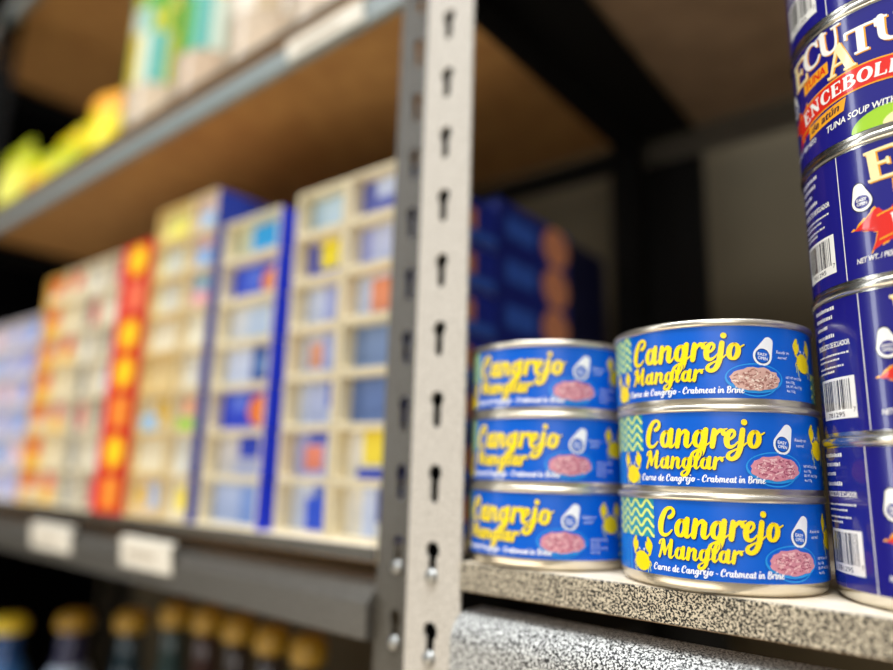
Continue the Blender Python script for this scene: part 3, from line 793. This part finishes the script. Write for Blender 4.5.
for ci, (x0, x1) in enumerate(((-.630, -.5735), (-.690, -.6315), (-.752, -.6915))):
    for k in range(6):
        rr = random.Random(200+ci*20+k)
        pt = [(0, 1, 0, 1, rr.choice([(206, 206, 226), (190, 190, 220), (222, 214, 210)])), (.2, .8, .2, .8, rr.choice([(110, 130, 214), (150, 160, 220), (222, 180, 190), (90, 150, 226)]))]
        carton('tin_carton', x0, x1, .012, k*.0343, .0343, .11, (206, 200, 206), pt, 'pale lilac carton, %s, %s of the low far stacks' % (rowname(k, 6), ('first', 'second', 'third')[ci]), 'carton', 'lilac cartons in the low far stack', .004)

# ------------------------------------------------------------------ upper left shelf: jars and snack bags
UZ = .386
def jar(x, y, r, h, body, bands, label, capc):
    root = empty('plastic_jar', (x, y, UZ)); tag(root, label, 'jar', 'plastic jars on the upper shelf')
    b = MB()
    b.lathe([(0, .002), (r*.8, .001), (r*.95, .004), (r, .014), (r*.985, .03), (r, .045), (r, h*.82), (r*.9, h*.89), (r*.66, h*.94), (r*.66, h), (0, h)], mat('jar_plastic', body, .12, coat=.6, noise=.25, nscale=110), 48)
    b.build('body', root)
    l = MB(); n = 48; rr = r+.0005
    z0, z1 = .062, h*.8
    cols = [cm(c, .2) for c in bands]
    for i in range(n):
        a0, a1 = 2*PI*i/n, 2*PI*(i+1)/n
        for j in range(4):
            za, zb = z0+(z1-z0)*j/4, z0+(z1-z0)*(j+1)/4
            c = cols[((i*len(cols)*3)//n + (j*j) // 3) % len(cols)]
            l.quad((rr*math.cos(a0), rr*math.sin(a0), za), (rr*math.cos(a1), rr*math.sin(a1), za), (rr*math.cos(a1), rr*math.sin(a1), zb), (rr*math.cos(a0), rr*math.sin(a0), zb), c)
    l.build('label', root)
    c = MB(); c.lathe([(r*.70, h-.012), (r*.72, h-.01), (r*.72, h+.012), (r*.66, h+.014), (0, h+.014)], cm(capc, .3), 40); c.build('cap', root)
G1 = (64, 150, 60); Y1 = (214, 190, 84); W1 = (196, 206, 190); T1 = (96, 166, 156); Y2 = (176, 176, 56)
jar(-.462, .070, .049, .235, (206, 186, 160), [G1, Y1, W1, T1, Y2, G1], 'clear jar with green, yellow and white label, farthest from the post on the upper shelf', (230, 220, 190))
jar(-.360, .068, .045, .235, (196, 172, 146), [Y2, G1, T1, W1, Y1], 'clear jar with teal and lime label, second from the far end of the jar row', (230, 220, 190))
jar(-.264, .068, .045, .235, (204, 184, 160), [(214, 200, 180), (226, 214, 196), (190, 170, 140), (222, 214, 206)], 'clear jar with beige label, third from the far end of the jar row', (222, 214, 200))
jar(-.168, .068, .045, .235, (206, 188, 166), [(214, 204, 186), (226, 214, 170), (200, 184, 160)], 'clear jar with beige label, nearest to the post on the upper shelf', (222, 214, 200))

def bag(x, y, w, h, t, rz, cols, label, lean=0.0):
    root = empty('snack_bag', (x, y, UZ), rz); tag(root, label, 'bag', 'yellow snack bags on the upper shelf')
    b = MB(); nu, nv = 16, 18
    for sg in (-1, 1):
        vs, fs = [], []
        for j in range(nv+1):
            v = j/nv
            for i in range(nu+1):
                u = -1 + 2*i/nu
                bul = (1-u**4)*max(0, (1-(2*v-1)**6)) * (1 + .12*math.sin(5*u+3*v)) * (1.15 - .5*v)
                ww = w/2*(1 - .06*math.sin(PI*v)**2)
                vs.append((u*ww, sg*t/2*bul + lean*v*h, v*h))
        k = len(b.v)
        for j in range(nv):
            for i in range(nu):
                q = (j*(nu+1)+i, j*(nu+1)+i+1, (j+1)*(nu+1)+i+1, (j+1)*(nu+1)+i)
                fs.append((q, j/nv, i/nu))
        for q, v, u in fs:
            c = cols[0] if v < .62 else cols[1] if v < .92 else cols[2]
            if .25 < u < .75 and .2 < v < .5: c = cols[3]
            b.f.append(tuple(e+k for e in q)); b.m.append(b.mi(cm(c, .25))); b.sm.append(True)
        b.v += vs
    b.build('pouch', root)
YB = (226, 200, 24); YG = (186, 192, 34)
bag(-.580, .058, .090, .118, .05, .2, [YB, (244, 170, 60), (226, 90, 80), (250, 232, 60)], 'yellow snack bag with red top, nearest the jars')
bag(-.675, .055, .09, .088, .05, -.15, [YG, YB, (206, 216, 90), (240, 232, 90)], 'yellow-green snack bag, second from the jars and shortest of the bags')
bag(-.772, .055, .09, .086, .05, .1, [YB, YG, (214, 206, 90), (226, 170, 60)], 'yellow snack bag with orange patch, third from the jars')
bag(-.868, .052, .09, .125, .05, -.1, [(226, 222, 90), YG, (196, 206, 50), (240, 236, 130)], 'lime-yellow snack bag, tallest and farthest from the jars')

# ------------------------------------------------------------------ bottles under the left shelf
def bottle(x, y, r, h, glass, lab, lab2, cap, label):
    root = empty('sauce_bottle', (x, y, -.400)); tag(root, label, 'bottle', 'yellow-capped bottles under the left shelf')
    b = MB()
    b.lathe([(0, .002), (r*.85, 0), (r, .006), (r, h*.62), (r*.9, h*.69), (r*.56, h*.8), (r*.46, h*.86), (r*.46, h*.95), (0, h*.95)], mat('bottle_glass', glass, .12, coat=.5, noise=.15, nscale=60), 32)
    b.build('body', root)
    l = MB(); l.lathe([(r+.0004, h*.2), (r+.0005, h*.4)], cm(lab, .35), 32); l.lathe([(r+.0005, h*.4), (r+.0005, h*.6)], cm(lab2, .35), 32)
    l.lathe([(r*.92, h*.69), (r*.6, h*.795)], cm(lab2, .35), 32); l.build('label', root)
    c = MB(); c.lathe([(r*.52, h*.935), (r*.62, h*.942), (r*.64, h*.965), (r*.58, h*.988), (r*.4, h), (0, h)], cm(cap, .35), 28); c.build('cap', root)
NB = ['nearest to the post', 'second from the post', 'third from the post', 'fourth from the post', 'fifth from the post', 'sixth from the post', 'seventh from the post', 'eighth from the post']
CAPY = (160, 124, 30)
bs = [(-.194, .10, .0225, .315), (-.240, .10, .0225, .315), (-.286, .10, .0225, .316), (-.334, .10, .0225, .316), (-.389, .10, .0225, .312), (-.470, .10, .026, .294), (-.600, .10, .030, .274), (-.745, .085, .034, .250)]
bc = [((60, 48, 40), (96, 90, 100), (80, 76, 84)), ((50, 44, 44), (70, 110, 150), (76, 82, 96)), ((50, 40, 36), (50, 90, 140), (96, 88, 92)), ((60, 40, 36), (160, 60, 50), (120, 110, 110)), ((40, 60, 60), (60, 120, 130), (60, 90, 100)), ((30, 50, 60), (60, 110, 150), (50, 96, 120)), ((50, 50, 80), (210, 110, 110), (170, 190, 220)), ((40, 80, 140), (200, 220, 240), (60, 120, 190))]
for i, ((x, y, r, h), (g, l1, l2)) in enumerate(zip(bs, bc)):
    bottle(x, y, r, h, g, l1, l2, CAPY if i < 7 else (236, 206, 50), 'dark bottle with yellow cap under the left shelf, %s' % NB[i] if i < 5 else ('short bottle with bright yellow cap under the left shelf, farthest from the post' if i == 7 else 'shorter bottle with yellow cap under the left shelf, %s' % NB[i]))

# ------------------------------------------------------------------ room
def struct(name, p, q, m):
    b = MB(); b.box(p, q, m); return tag(b.build(name), kind='structure')
struct('floor', (-1.6, -1.6, -.86), (2.2, .50, -.80), M['floor'])
struct('wall_back', (-1.6, .43, -.80), (2.2, .50, 1.9), M['wall'])
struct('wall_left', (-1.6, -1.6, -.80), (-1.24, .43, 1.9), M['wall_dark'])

# ------------------------------------------------------------------ light
def area(name, loc, target, sx, sy, power, col):
    L = bpy.data.lights.new(name, 'AREA'); L.shape = 'RECTANGLE'; L.size = sx; L.size_y = sy; L.energy = power; L.color = col
    o = bpy.data.objects.new(name, L); COL.objects.link(o); o.location = loc
    o.rotation_euler = (Vector(target) - Vector(loc)).to_track_quat('-Z', 'Y').to_euler(); return o
area('ceiling_tube_light', (0.1, -.5, 1.7), (0.0, -.05, 0.0), 1.6, .3, 46, (.93, .97, 1.0))
area('gloss_streak_light', (-.95, -.95, .55), (.2, 0, .15), .14, 1.5, 5, (.95, .98, 1.0))  # unseen tall light added at left for gloss streaks on the cans
area('aisle_bounce_light', (0.9, -1.3, .45), (0.05, 0.0, 0.1), .9, .9, 8.5, (1.0, .95, .88))
area('floor_bounce_light', (-.35, -.7, -.75), (-.3, 0.1, .35), 1.4, .7, 11, (1.0, .88, .7))
w = bpy.data.worlds.new('store_air'); scene.world = w; w.use_nodes = True
nt = w.node_tree; bg = nt.nodes['Background']
tc = nt.nodes.new('ShaderNodeTexCoord'); sx = nt.nodes.new('ShaderNodeSeparateXYZ'); mr = nt.nodes.new('ShaderNodeMapRange'); rp = nt.nodes.new('ShaderNodeValToRGB')
mr.inputs['From Min'].default_value = -1.0; mr.inputs['From Max'].default_value = 1.0
rp.color_ramp.elements[0].position = .30; rp.color_ramp.elements[0].color = (.50, .42, .32, 1)
rp.color_ramp.elements[1].position = .80; rp.color_ramp.elements[1].color = (1.9, 1.95, 2.0, 1)
e = rp.color_ramp.elements.new(.55); e.color = (.72, .68, .62, 1)
nt.links.new(tc.outputs['Generated'], sx.inputs[0]); nt.links.new(sx.outputs['Z'], mr.inputs['Value']); nt.links.new(mr.outputs['Result'], rp.inputs['Fac']); nt.links.new(rp.outputs['Color'], bg.inputs['Color'])
bg.inputs['Strength'].default_value = .28

# ------------------------------------------------------------------ camera
cam = bpy.data.cameras.new('camera'); co = bpy.data.objects.new('camera', cam); COL.objects.link(co)
f, pi_, ro, ya = 666.28, .2041, .0288, .6832
fw = Vector((-math.sin(ya)*math.cos(pi_), math.cos(ya)*math.cos(pi_), math.sin(pi_)))
rt0 = Vector((math.cos(ya), math.sin(ya), 0)); up0 = rt0.cross(fw)
rt = math.cos(ro)*rt0 + math.sin(ro)*up0; up = -math.sin(ro)*rt0 + math.cos(ro)*up0
co.matrix_world = Matrix(((rt.x, up.x, -fw.x, .2352), (rt.y, up.y, -fw.y, -.2691), (rt.z, up.z, -fw.z, .0419), (0, 0, 0, 1)))
cam.sensor_width = 36.0; cam.lens = f/893*36.0; cam.clip_start = .005; cam.clip_end = 30
cam.dof.use_dof = True; cam.dof.focus_distance = .258; cam.dof.aperture_fstop = 2.15
scene.camera = co
scene.view_settings.view_transform = 'Standard'
scene.view_settings.look = 'None'
scene.view_settings.exposure = 0.0
scene.view_settings.gamma = 1.0
